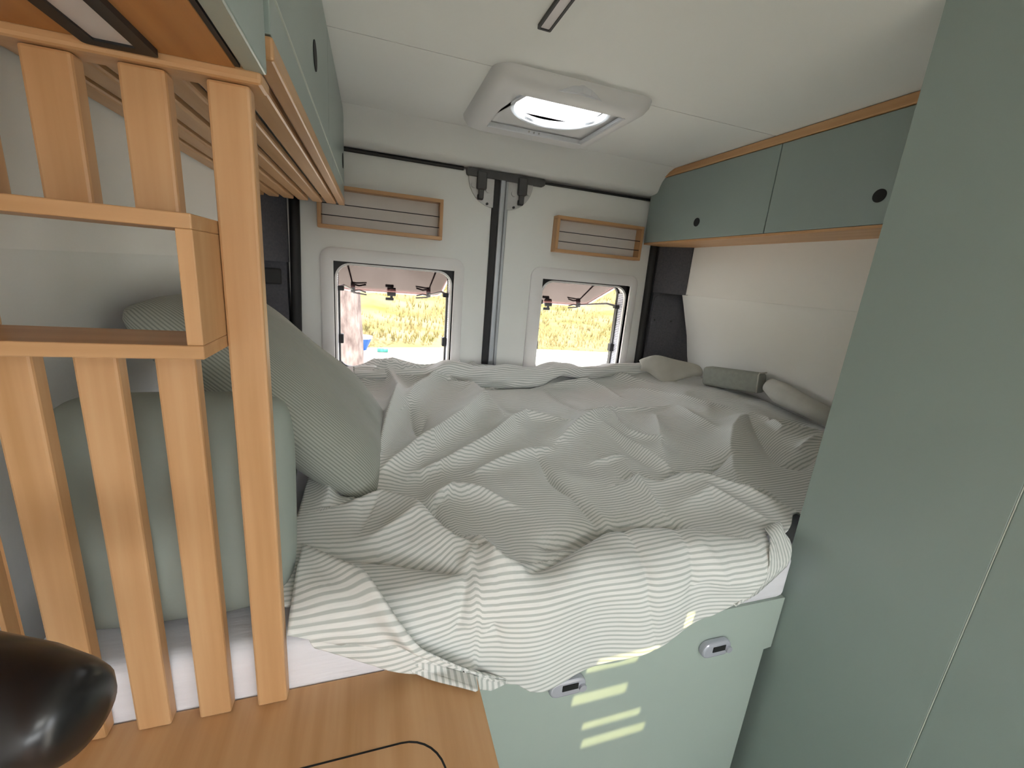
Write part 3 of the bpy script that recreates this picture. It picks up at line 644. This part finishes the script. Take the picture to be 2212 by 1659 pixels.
# folds read from the cloth: points, height (m), half width left/right of travel (m)
FOLDS = [
 (c3, [(790, 200), (850, 300), (880, 400), (840, 520), (790, 650), (745, 850), (730, 960)], .034, .030, .022),
 (c3, [(1240, 200), (1110, 320), (1010, 400), (950, 480)], .030, .040, .028),
 (c3, [(1260, 230), (1330, 310), (1480, 330), (1560, 410), (1700, 530)], .022, .020, .045),
 (c3, [(700, 1085), (900, 960), (1060, 830), (1210, 740), (1390, 605), (1550, 430)], .030, .045, .022),
 (c3, [(1060, 1010), (1300, 920), (1600, 760), (1740, 650), (1800, 590), (1900, 530), (2150, 570)], .020, .030, .018),
 (c3, [(1500, 990), (1700, 900), (1900, 830), (2100, 790)], .011, .018, .012),
 (c3, [(2000, 860), (2100, 1000), (2212, 1100)], -.008, .010, .014),
 (c3, [(560, 1260), (750, 1235), (950, 1330), (1150, 1450), (1300, 1550), (1480, 1640)], .026, .018, .040),
 (c3, [(880, 1240), (1100, 1330), (1220, 1450), (1350, 1540)], -.014, .012, .014),
 (c3, [(1150, 1290), (1200, 1185), (1310, 1130), (1520, 1150), (1750, 1240)], .014, .022, .014),
 (c3, [(1160, 1330), (1190, 1230), (1250, 1190)], -.010, .012, .012),
 (c3, [(330, 1230), (340, 1120), (320, 1000), (290, 970)], .020, .020, .022),
 (c3, [(430, 1160), (560, 1110), (690, 1080)], -.018, .022, .018),
 (c3, [(640, 440), (700, 500), (760, 560)], .012, .014, .014),
 (c3, [(1110, 520), (1060, 620), (1090, 720)], -.016, .020, .022),
 (c3, [(980, 480), (1000, 560), (1050, 640)], -.018, .016, .018),
 (c4, [(120, 700), (300, 580), (480, 485)], .024, .030, .016),
 (c4, [(510, 500), (560, 590), (640, 650), (760, 695), (880, 735)], .012, .012, .010),
 (c4, [(430, 570), (560, 680), (700, 780), (850, 880), (980, 965)], .014, .010, .020),
 (c4, [(480, 640), (640, 780), (800, 900)], -.010, .014, .018),
 (c4, [(600, 985), (860, 1022), (1000, 990), (1160, 985), (1290, 900), (1400, 850)], -.016, .016, .010),
 (c4, [(680, 1030), (1000, 1010), (1200, 1030), (1500, 1110), (1900, 1270)], .016, .014, .040),
 (c4, [(840, 520), (860, 640), (880, 800), (920, 900)], .014, .022, .030),
 (c4, [(1560, 500), (1480, 560), (1420, 650), (1400, 800), (1430, 950)], .019, .050, .035),
 (c4, [(1560, 520), (1680, 680), (1800, 840), (1930, 880)], -.018, .022, .024),
 (c4, [(1700, 540), (1800, 640), (1950, 650), (2110, 650)], .016, .022, .020),
 (c4, [(1700, 560), (1900, 560), (1990, 570)], -.012, .018, .014),
 (c4, [(1850, 870), (2000, 860), (2080, 820)], -.012, .012, .012),
 (c4, [(1950, 760), (2050, 700), (2110, 680)], .010, .012, .012),
 (c4, [(0, 1495), (200, 1440), (420, 1370), (860, 1362), (1000, 1370)], -.018, .018, .016),
 (c4, [(100, 1560), (400, 1440), (800, 1400), (1200, 1430)], .012, .020, .060),
 (c4, [(600, 870), (640, 960), (760, 1110), (900, 1290)], .010, .014, .018),
 (c4, [(0, 930), (90, 1040), (180, 1110)], -.008, .008, .012),
 (c4, [(210, 1130), (300, 1220), (420, 1350)], -.009, .010, .016),
 (c4, [(360, 870), (480, 850), (600, 830)], .008, .010, .012),
 (c4, [(1080, 1180), (1250, 1110), (1400, 1180), (1700, 1340)], .010, .025, .030),
 (c4, [(1550, 1130), (1640, 1090), (1750, 1140)], .006, .010, .010),
 (c7, [(860, 20), (960, 150), (1150, 270), (1185, 305)], -.016, .014, .016),
 (c7, [(1080, 210), (1220, 280), (1290, 370), (1500, 400)], .018, .022, .020),
 (c7, [(1160, 310), (1100, 400), (1105, 450)], .006, .020, .018),
 (c7, [(1120, 420), (1090, 520), (1110, 640)], -.010, .010, .012),
 (c7, [(300, 265), (700, 290), (950, 340), (1085, 395)], -.016, .020, .016),
 (c7, [(1290, 490), (1300, 620), (1320, 760)], -.007, .008, .014),
 (c7, [(560, 200), (800, 140), (1000, 190)], .010, .030, .030),
 (c8, [(400, 395), (600, 270), (800, 155), (1000, 120), (1280, 110)], -.016, .016, .014),
 (c8, [(930, 130), (1040, 270), (1100, 500), (1130, 780)], -.006, .008, .016),
 (c8, [(1260, 160), (1400, 320), (1480, 400)], -.007, .010, .018),
 (c8, [(1250, 250), (1400, 240), (1600, 300), (1720, 380)], .009, .030, .030),
 # crumpled roll along the doors
 (c3, [(500, 130), (750, 150), (1050, 140), (1250, 75), (1330, 80), (1400, 120)], .030, .030, .022),
 (c3, [(570, 175), (800, 165), (1100, 180)], -.025, .012, .016),
 (c3, [(620, 250), (800, 190), (950, 220), (1240, 195)], .026, .022, .026),
 (c3, [(1280, 280), (1450, 275), (1900, 262), (2212, 195)], -.026, .012, .018),
 (c3, [(1340, 200), (1500, 150), (1900, 140), (2000, 90), (2212, 75)], .026, .035, .030),
 (c3, [(1330, 160), (1380, 200), (1300, 260)], .018, .014, .014),
 (c4, [(40, 70), (80, 150), (120, 200)], .020, .014, .014),
 (c4, [(30, 215), (200, 130), (280, 115), (480, 150), (620, 200)], .018, .018, .022),
 (c4, [(0, 310), (150, 400), (230, 450)], -.008, .010, .020),
 (c4, [(60, 270), (200, 250), (310, 240), (440, 300), (560, 370)], .010, .016, .018),
 (c4, [(300, 470), (560, 470), (800, 460), (930, 430)], .008, .014, .012),
 (c4, [(1000, 430), (1120, 520), (1280, 600)], .010, .018, .022),
 (c4, [(450, 150), (560, 210), (760, 250)], .014, .012, .016),
 (c4, [(640, 300), (900, 330), (1250, 420), (1450, 470)], .008, .014, .014),
]
def fold_height(X, Tt):
    H = np.zeros_like(X)
    for fn, pts, amp, wl_, wr_ in FOLDS:
        P = np.array([px2xt(*fn(*p)) for p in pts])
        best = np.full(X.shape, 9.0); sgn = np.zeros_like(X); along = np.zeros_like(X)
        seg = np.linalg.norm(np.diff(P, axis=0), axis=1); tot = seg.sum() + 1e-9; acc = 0
        for a, b, l in zip(P, P[1:], seg):
            dx, dy = b - a; L2 = l * l + 1e-12
            k = np.clip(((X - a[0]) * dx + (Tt - a[1]) * dy) / L2, 0, 1)
            qx, qy = X - a[0] - k * dx, Tt - a[1] - k * dy; dd = np.hypot(qx, qy); m_ = dd < best
            best = np.where(m_, dd, best); sgn = np.where(m_, dx * qy - dy * qx, sgn); along = np.where(m_, (acc + k * l) / tot, along); acc += l
        wd_ = np.where(sgn > 0, wl_, wr_)
        H += 1.95 * amp * np.exp(-(best / wd_) ** 1.2) * (0.35 + 0.65 * np.sin(np.pi * np.clip(along, 0.02, .98)) ** .6)
    return H
def rough_noise(X, Tt):
    H = np.zeros_like(X); g = np.random.default_rng(11)
    for k in range(26):
        a = g.uniform(0, math.pi); fq = g.uniform(14, 70); ph = g.uniform(0, 6.28); am = .05 / fq
        wob = .35 * np.sin(9 * X + 7 * Tt + ph) + .3 * np.sin(13 * Tt - 5 * X + 2 * ph)
        H += am * (np.sqrt(np.sin(fq * .5 * (X * math.cos(a) + Tt * math.sin(a)) + ph + wob) ** 2 + .04) - .6) * .8
    return H
def surf(X, Tt, H):
    """cloth point and offset along its normal"""
    y = np.where(Tt >= 0, YFR + RAD + Tt, 0); z = np.zeros_like(X); ny = np.zeros_like(X); nz = np.ones_like(X)
    zt = zb(X, np.maximum(y, YFR + RAD)); 
    top = Tt >= 0; arc = (Tt < 0) & (Tt > -QA); a = np.clip(-Tt / QA, 0, 1) * math.pi / 2
    y = np.where(top, y, np.where(arc, YFR + RAD - RAD * np.sin(a), YFR)); z = np.where(top, zt, np.where(arc, zt - RAD + RAD * np.cos(a), zt - RAD - (-Tt - QA)))
    ny = np.where(top, 0, -np.sin(a)); nz = np.where(top, 1, np.cos(a))
    return X, y + ny * H, z + nz * H
def z2t(z, zt=-.495):
    z = np.asarray(z, float)
    return np.where(z > zt - RAD, -RAD * np.arccos(np.clip(1 - (zt - z) / RAD, -1, 1)), -QA + (z - (zt - RAD)))
def hem_t(x):
    xs = [-.14, -.10, -.08, .00, .06, .160, .163, .20, .235, .26, .29, .34, .408, .47, .547, .654, .714, .752, .77, .80]
    zs = [-.495, -.497, -.535, -.57, -.606, -.655, -.660, -.668, -.672, -.692, -.703, -.704, -.690, -.674, -.655, -.630, -.588, -.545, -.512, -.4955]
    return z2t(np.interp(x, xs, zs))
NX, NT = 380, 330
xs = np.linspace(-.140, 1.525, NX)
T1 = 1.84 - YFR - RAD
XX = np.repeat(xs[:, None], NT, 1)
hem = hem_t(xs)
# beyond the wardrobe the front hem lies back on the mattress
hem = np.where(xs > .80, np.interp(xs, [.80, .85, .872, .90, .93, 1.42], [float(hem_t(.80)), -.012, -.004, .012, .035, .06]), hem)
sfrac = np.linspace(0, 1, NT) ** 1.15
TT = hem[:, None] + (T1 - hem[:, None]) * sfrac[None, :]
HH = fold_height(XX, TT) + rough_noise(XX, TT) * (0.40 + .45 * sm((TT - .2) / .6))
hang = np.clip(-TT / .12, 0, 1)
HH = HH * (1 - .45 * hang) + hang * .010 * np.sin(XX * 26 + 1.0) + .004
side = sm((XX - XL + .02) / .08)
HH = np.maximum(HH, -.032)
Px, Py, Pz = surf(XX, TT, HH)
Py = np.minimum(Py, 1.845)
# the hem on the left rests on the worktop
def rest(x, y, z):
    ex = np.maximum(0, -.613 - z) * (1 - sm((x - .150) / .020)); return y - .9 * ex, z + ex
Py, Pz = rest(XX, Py, Pz)
arc_ = np.sqrt(np.diff(Px, axis=1) ** 2 + np.diff(Py, axis=1) ** 2 + np.diff(Pz, axis=1) ** 2)
UT = TT + .45 * (TT[:, :1] - TT + np.concatenate([np.zeros((NX, 1)), np.cumsum(arc_, axis=1)], axis=1))      # stripes follow the cloth's own length
bm = bmesh.new(); uvl = bm.loops.layers.uv.new('UVMap')
V = [[bm.verts.new((Px[i, j], Py[i, j], Pz[i, j])) for j in range(NT)] for i in range(NX)]
for i in range(NX - 1):
    for j in range(NT - 1):
        fc = bm.faces.new((V[i][j], V[i + 1][j], V[i + 1][j + 1], V[i][j + 1])); fc.smooth = True
        for lp, (a, b) in zip(fc.loops, ((i, j), (i + 1, j), (i + 1, j + 1), (i, j + 1))): lp[uvl].uv = (XX[a, b], UT[a, b])
cover = thing('bed_cover', (.5, 1.2, -.62), 'rumpled grey and white striped bed cover spread over the bed', 'bed cover')
co_ = obj('cloth', bm, 'stripe', cover)
md = co_.modifiers.new('thickness', 'SOLIDIFY'); md.thickness = .004; md.offset = -1
# rolled-up far edge lying against the doors
def uv_tube(pts, rad, seg=28, noise=.006):
    bm = bmesh.new(); uvl = bm.loops.layers.uv.new('UVMap'); n0 = len(pts); rings = []; m_ = n0 * 14; acc = 0; last = None
    P = np.array(pts); tk = np.linspace(0, n0 - 1, m_); C = np.stack([np.interp(tk, range(n0), P[:, i]) for i in range(3)], 1)
    for _ in range(6): C[1:-1] = (C[:-2] + 2 * C[1:-1] + C[2:]) / 4
    Rr = np.interp(tk, range(n0), rad)
    for i in range(m_):
        ax_ = Vector(C[min(i + 1, m_ - 1)] - C[max(i - 1, 0)]).normalized(); u_ = Vector((0, 0, 1)).cross(ax_).normalized(); v_ = ax_.cross(u_)
        if last is not None: acc += float(np.linalg.norm(C[i] - last))
        last = C[i]; row = []
        for k in range(seg + 1):
            a = 2 * math.pi * k / seg
            r_ = Rr[i] * (1 + .16 * math.sin(2 * a + acc * 9) + .10 * math.sin(3 * a - acc * 23) + .07 * math.sin(5 * a + acc * 41)) * (.80 if k == seg else 1) + noise * math.sin(acc * 33 + a) * .4
            row.append((bm.verts.new(Vector(C[i]) + (u_ * math.cos(a) * 1.15 + v_ * math.sin(a) * .9) * r_), (acc, a * Rr[i])))
        rings.append(row)
    for A, B in zip(rings, rings[1:]):
        for k in range(seg):
            q = (A[k], A[k + 1], B[k + 1], B[k]); fc = bm.faces.new([p[0] for p in q]); fc.smooth = True
            for lp, p in zip(fc.loops, q): lp[uvl].uv = p[1]
    return bm
rp_ = [Vector(pon(u, v, 1, y)) for u, v, y in ((765, 808, 1.70), (860, 808, 1.72), (920, 808, 1.72), (966, 798, 1.71), (1015, 814, 1.70), (1090, 816, 1.70), (1160, 812, 1.70), (1206, 796, 1.71), (1250, 806, 1.72), (1310, 800, 1.72), (1395, 796, 1.72))]
bm = uv_tube([tuple(p) for p in rp_], [.030, .034, .036, .042, .046, .050, .046, .040, .034, .030, .028])
obj('rolled_edge', bm, 'stripe', cover)
# folded-over corner at the front left
def patch(name, xs_, up, lo, off_u, off_l, m, n2=14, rot=False, parent=None):
    bm = bmesh.new(); uvl = bm.loops.layers.uv.new('UVMap'); g = []
    for x, tu, tl, ou in zip(xs_, up, lo, off_u):
        row = []
        for j in range(n2 + 1):
            k = j / n2; tt = tl + (tu - tl) * k; h = off_l + (ou - off_l) * sm(np.array(k)) + .003 * math.sin(30 * x + 9 * k)
            a, b, c = surf(np.array([x]), np.array([tt]), np.array([h])); 
            yy, zz = rest(np.array(x), b[0], c[0] - .0); row.append((bm.verts.new((float(a[0]), float(yy), float(zz) + .002)), (x, tt) if not rot else (tt, x)))
        g.append(row)
    for i in range(len(g) - 1):
        for j in range(n2):
            q = (g[i][j], g[i + 1][j], g[i + 1][j + 1], g[i][j + 1]); fc = bm.faces.new([p[0] for p in q]); fc.smooth = True
            for lp, p in zip(fc.loops, q): lp[uvl].uv = p[1]
    o = obj(name, bm, m, parent); md = o.modifiers.new('thickness', 'SOLIDIFY'); md.thickness = .003; return o
n = 60; fx = np.linspace(-.113, .214, n)
up = np.interp(fx, [-.117, -.05, .03, .10, .16, .214], [.108, .035, -.045, -.112, -.162, -.200])
lo = np.interp(fx, [-.117, -.11, .031, .066, .12, .19, .214], [-.050, -.050, -.100, -.122, -.152, -.192, -.2015])
patch('folded_corner', fx, up, lo, np.interp(fx, [-.117, 0, .12, .214], [.026, .038, .024, .007]), .007, 'stripe', parent=cover)
fx2 = np.linspace(.022, .217, 36)
up2 = np.interp(fx2, [.022, .031, .066, .12, .19, .214, .226], [-.094, -.099, -.121, -.151, -.191, -.2005, -.2045])
lo2 = np.interp(fx2, [.022, .06, .10, .15, .19, .217], [-.096, -.140, -.170, -.204, -.218, -.2045])
patch('turned_hem', fx2, up2, lo2, np.full(36, .0065), .008, 'stripe', n2=5, rot=True, parent=cover)
# curled edge at the right front, underside outwards
n = 40; fx3 = np.linspace(.690, .862, n)
hm = np.where(fx3 > .80, np.interp(fx3, [.80, .865], [float(hem_t(.80)), .012]), hem_t(fx3))
lw = z2t(np.interp(fx3, [.690, .70, .73, .77, .80, .83, .848, .862], [-.606, -.614, -.618, -.606, -.580, -.548, -.515, -.4955]))
patch('turned_hem', fx3, hm + .004, np.minimum(lw, hm), np.full(n, .014), -.006, 'stripe', n2=8, rot=True, parent=cover)

# pillows
p = obj('pillow', pillow_mesh((-.195, 1.14, -.305), (-.72, .06, .66), (.10, .96, -.03), .305, .27, .09, corner=.10, lo_sharp=True, pw=.5, seed=3), 'stripep', smooth=True)
tag(p, 'large striped grey-green pillow leaning against the left wall', 'pillow')
p = obj('pillow', pillow_mesh((-.262, .668, -.362), (1, .03, 0), (0, .16, 1), .147, .165, .085, pw=.42, seed=5, corner=.10, pinch=.0), 'plain', smooth=True)
tag(p, 'plain green pillow standing directly behind the slatted screen', 'pillow')
p = obj('pillow', pillow_mesh((-.275, .885, -.480), (1, .0, .05), (0, 1, .05), .115, .13, .045, pw=.42, seed=9, corner=.10, pinch=.0), 'plain', smooth=True)
tag(p, 'plain green pillow tucked under the striped leaning pillow', 'pillow')
# bolster and folded sheet by the right wall
A = Vector((1.405, 1.494, -.405)); B = Vector((1.468, 1.253, -.380)); e = B - A; ln = e.length; e.normalize()
nrm = Vector((-e.y, e.x, 0)).normalized()
if nrm.x < 0: nrm = -nrm
upv = nrm.cross(e); upv = upv if upv.z > 0 else -upv
cc = (A + B) / 2 + nrm * .034 + upv * .044
bl = thing('seat_cushion', (cc.x, cc.y, cc.z - .045), 'grey box cushion lying on the bed against the right wall', 'cushion')
bm = box(-ln / 2, ln / 2, -.034, .034, -.042, .042, .016, 4)
for v in bm.verts: v.co = cc + e * v.co.x + nrm * v.co.y + upv * v.co.z
autosmooth(obj('cover', bm, 'greycush', bl), 60)
bm = bmesh.new(); k_ = cc + e * (ln / 2 - .003)
tube(bm, [k_ - nrm * .034 - upv * .036, k_ - nrm * .034 + upv * .036, k_ - nrm * .026 + upv * .043, k_ + nrm * .026 + upv * .043], .003, 6)
obj('piping', bm, 'creamc', bl, smooth=True)
# rolled throw beyond the cushion, running along the wall
pts = [Vector(pon(*q[:2], 0, q[2])) for q in ((1662, 832, 1.492), (1685, 848, 1.490), (1730, 872, 1.492), (1795, 903, 1.495))]
bm = tube(bmesh.new(), pts, [.030, .042, .036, .032], 16)
for v in bm.verts: v.co.x = min(v.co.x, 1.535)
th_ = obj('throw', bm, 'creamc', smooth=True); tag(th_, 'rolled cream throw lying along the right wall beside the wardrobe', 'throw')
# bunched corner of the cover standing up beside the cushion
Pk = [Vector(pon(*q[:2], 2, q[2])) for q in ((1428, 829, -.425), (1450, 818, -.405), (1475, 806, -.395), (1505, 802, -.400), (1520, 815, -.415))]
bm = tube(bmesh.new(), Pk, [.010, .026, .034, .034, .016], 18)
for v in bm.verts: v.co += Vector((random.uniform(-.002, .002), random.uniform(-.002, .002), random.uniform(-.003, .003)))
obj('bunched_fold', bm, 'creamc', cover, smooth=True)
bm = bmesh.new()
top = [Vector(pon(*q[:2], 1, q[2])) for q in ((1378, 778, 1.70), (1400, 771, 1.68), (1419, 765, 1.66), (1450, 776, 1.64), (1485, 783, 1.61), (1510, 790, 1.58))]
bot = [Vector(pon(*q[:2], 1, q[2])) for q in ((1380, 800, 1.67), (1405, 803, 1.64), (1428, 830, 1.58), (1455, 826, 1.57), (1490, 812, 1.56), (1515, 812, 1.55))]
g = []
for p, q in zip(top, bot):
    row = []
    for k in range(7):
        u_ = k / 6; pt = p.lerp(q, u_); pt.y -= .02 * math.sin(math.pi * u_); row.append(bm.verts.new(pt))
    g.append(row)
for i in range(len(g) - 1):
    for k in range(6): bm.faces.new((g[i][k], g[i + 1][k], g[i + 1][k + 1], g[i][k + 1])).smooth = True
o_ = obj('bunched_fold', bm, 'creamc', cover); o_.modifiers.new('thickness', 'SOLIDIFY').thickness = .006
md = o_.modifiers.new('smooth', 'SUBSURF'); md.levels = 2; md.render_levels = 2

# ================================================================ outside
GZ = -2.12
gr = struct('ground', box(-60, 60, -60, 90, GZ - .2, GZ), 'path')
# grass bank rising behind the path
bm = bmesh.new(); nx, ny = 70, 40; g = []
for i in range(nx + 1):
    row = []
    for j in range(ny + 1):
        x = -30 + 70 * i / nx; y = 11.5 + 30 * (j / ny); q = (y - 11.5) / 30
        z = GZ + .02 + 6.0 * q ** .8 + .12 * math.sin(x * 2.1 + y) + .10 * math.sin(x * .9 - y * 1.7) + random.uniform(-.06, .06)
        if j == 0: z = GZ - .02
        row.append(bm.verts.new((x, y + .5 * math.sin(x * .35), z)))
    g.append(row)
for i in range(nx):
    for j in range(ny): bm.faces.new((g[i][j], g[i + 1][j], g[i + 1][j + 1], g[i][j + 1])).smooth = True
tag(obj('grass_bank', bm, 'wax'), 'sunlit yellow grass bank rising beyond the rear windows', 'bank', kind='structure')
# tufts of grass
bm = bmesh.new()
def bank_z(x, y): q = max(0, (y - 11.5) / 30); return GZ + .02 + 6.0 * q ** .8
for k in range(4200):
    y = 11.8 + 14 * random.random() ** 1.5; x = -2 + random.random() * (y * .75 + 2.5); z = bank_z(x, y) - .05
    for q in range(3):
        a = random.uniform(0, 6.28); h = random.uniform(.10, .28); w_ = .012; lx, ly = math.cos(a) * .06, math.sin(a) * .06
        vs = [bm.verts.new(v) for v in ((x - w_, y, z), (x + w_, y, z), (x + lx, y + ly, z + h))]; bm.faces.new(vs)
tag(obj('grass', bm, 'wax'), 'long dry grass blades growing on the sunlit bank', 'grass', kind='stuff')
# tree
tr = thing('tree', (-.33, 6.6, GZ), 'rough-barked tree trunk outside the left rear window', 'tree')
bm = bmesh.new(); pts = [(-.33 + .02 * math.sin(k), 6.6, GZ + k * .35) for k in range(14)]
tube(bm, pts, [.20 - .006 * k if k else .27 for k in range(14)], 18)
for v in bm.verts: v.co += Vector((random.uniform(-.012, .012), random.uniform(-.012, .012), 0))
obj('trunk', bm, 'bark', tr)
tube_ = tube(bmesh.new(), [(-.33, 6.6, GZ + 3.9), (-1.0, 6.9, GZ + 4.8), (-1.6, 7.2, GZ + 5.8)], [.10, .07, .03], 8); tube(tube_, [(-.33, 6.6, GZ + 4.2), (.3, 6.4, GZ + 5.2), (.7, 6.2, GZ + 6.1)], [.09, .06, .02], 8)
obj('branch', tube_, 'bark', tr)
def leaf_cloud(bm, c, rad, n, size):
    for _ in range(n):
        v = Vector((random.gauss(0, 1), random.gauss(0, 1), random.gauss(0, 1))); v = v.normalized() * random.random() ** .4
        p_ = Vector(c) + Vector((v.x * rad[0], v.y * rad[1], v.z * rad[2]))
        a = Vector((random.uniform(-1, 1), random.uniform(-1, 1), random.uniform(-1, 1))).normalized(); b = a.cross(Vector((random.uniform(-1, 1), .3, .7))).normalized()
        s = size * random.uniform(.6, 1.3)
        bm.faces.new([bm.verts.new(p_ + a * s), bm.verts.new(p_ + b * s * .45), bm.verts.new(p_ - a * s), bm.verts.new(p_ - b * s * .45)])
    return bm
l_ = obj('crown', leaf_cloud(bmesh.new(), (-.5, 6.8, GZ + 6.2), (1.9, 1.6, 1.2), 1500, .10), 'leaf', tr); l_['kind'] = 'stuff'
sh = thing('shrub', (12.3, 20.5, bank_z(0, 20.5)), 'yellow-green shrub on the bank behind the right rear window', 'shrub')
l_ = obj('foliage', leaf_cloud(bmesh.new(), (12.3, 20.5, bank_z(0, 20.5) + .4), (1.5, 1.2, 1.4), 2600, .10), 'leaf', sh); l_['kind'] = 'stuff'
obj('stem', tube(bmesh.new(), [(12.3, 20.5, bank_z(0, 20.5) - .3), (12.35, 20.5, bank_z(0, 20.5) + .6)], .05, 8), 'bark', sh)
# small things left on the grass
bz = GZ
bk = thing('bucket', (-.25, 11.2, bz), 'blue bucket standing outside by the tree', 'bucket')
bm = tube(bmesh.new(), [(-.25, 11.2, bz), (-.25, 11.2, bz + .30)], [.09, .22], 18); obj('body', bm, 'blue', bk)
obj('rim', tube(bmesh.new(), [(-.25, 11.2, bz + .30), (-.25, 11.2, bz + .35)], [.235, .235], 18), 'white', bk)
cn = obj('canister', box(.10, .36, 10.9, 11.1, bz, bz + .10, .03, 3), 'teal'); tag(cn, 'small teal canister lying on the ground beside the blue bucket', 'canister')
tp_ = bmesh.new(); g = []  # orange sheet standing in for a reflection in the window flap
for i in range(9):
    g.append([tp_.verts.new((8.3 + i * .13 + .06 * j, 17.1 + .05 * j + .04 * math.sin(i * 1.3 + j), bank_z(0, 17.1) - .05 + .09 * j)) for j in range(7)])
for i in range(8):
    for j in range(6): tp_.faces.new((g[i][j], g[i + 1][j], g[i + 1][j + 1], g[i][j + 1])).smooth = True
ot = obj('reflection_sheet', tp_, 'orange'); ot.modifiers.new('thickness', 'SOLIDIFY').thickness = .01
tag(ot, 'orange sheet on the bank standing in for a reflection in the right window', 'reflection_sheet')
# louvre bars of the added roof hatch, cut so that only narrow stripes of sun reach the bed front
def back(x, z, zc=HC + .015):   # bed-front point -> where its sun ray crosses the ceiling
    k = (zc - z) / SUN.z; return (x + SUN.x * k, .565 + SUN.y * k)
stripes_ = [(.575, .605, -.700, -.660), (.395, .515, -.756, -.727), (.372, .500, -.832, -.802), (.405, .545, -.905, -.882), (.41, .565, -.956, -.928)]
edges = []
for x0, x1, z0, z1 in stripes_:
    a = back(x0, z0); b = back(x1, z1); edges.append((a[0], b[0], min(a[1], b[1]), max(a[1], b[1])))
edges.sort(key=lambda e: e[2])
y = LY0 - .01
for e in edges:
    obj('bar', box(LX0 - .01, LX1 + .01, y, e[2], HC + .031, HC + .036), 'vent', SUN_MASK)
    obj('stop', box(LX0 - .01, e[0], e[2], e[3], HC + .031, HC + .036), 'vent', SUN_MASK); obj('stop', box(e[1], LX1 + .01, e[2], e[3], HC + .031, HC + .036), 'vent', SUN_MASK)
    y = e[3]
obj('bar', box(LX0 - .01, LX1 + .01, y, LY1 + .01, HC + .031, HC + .036), 'vent', SUN_MASK)
obj('pane', box(LX0 - .01, LX1 + .01, LY0 - .01, LY1 + .01, HC + .037, HC + .040), M['tint'], SUN_MASK)
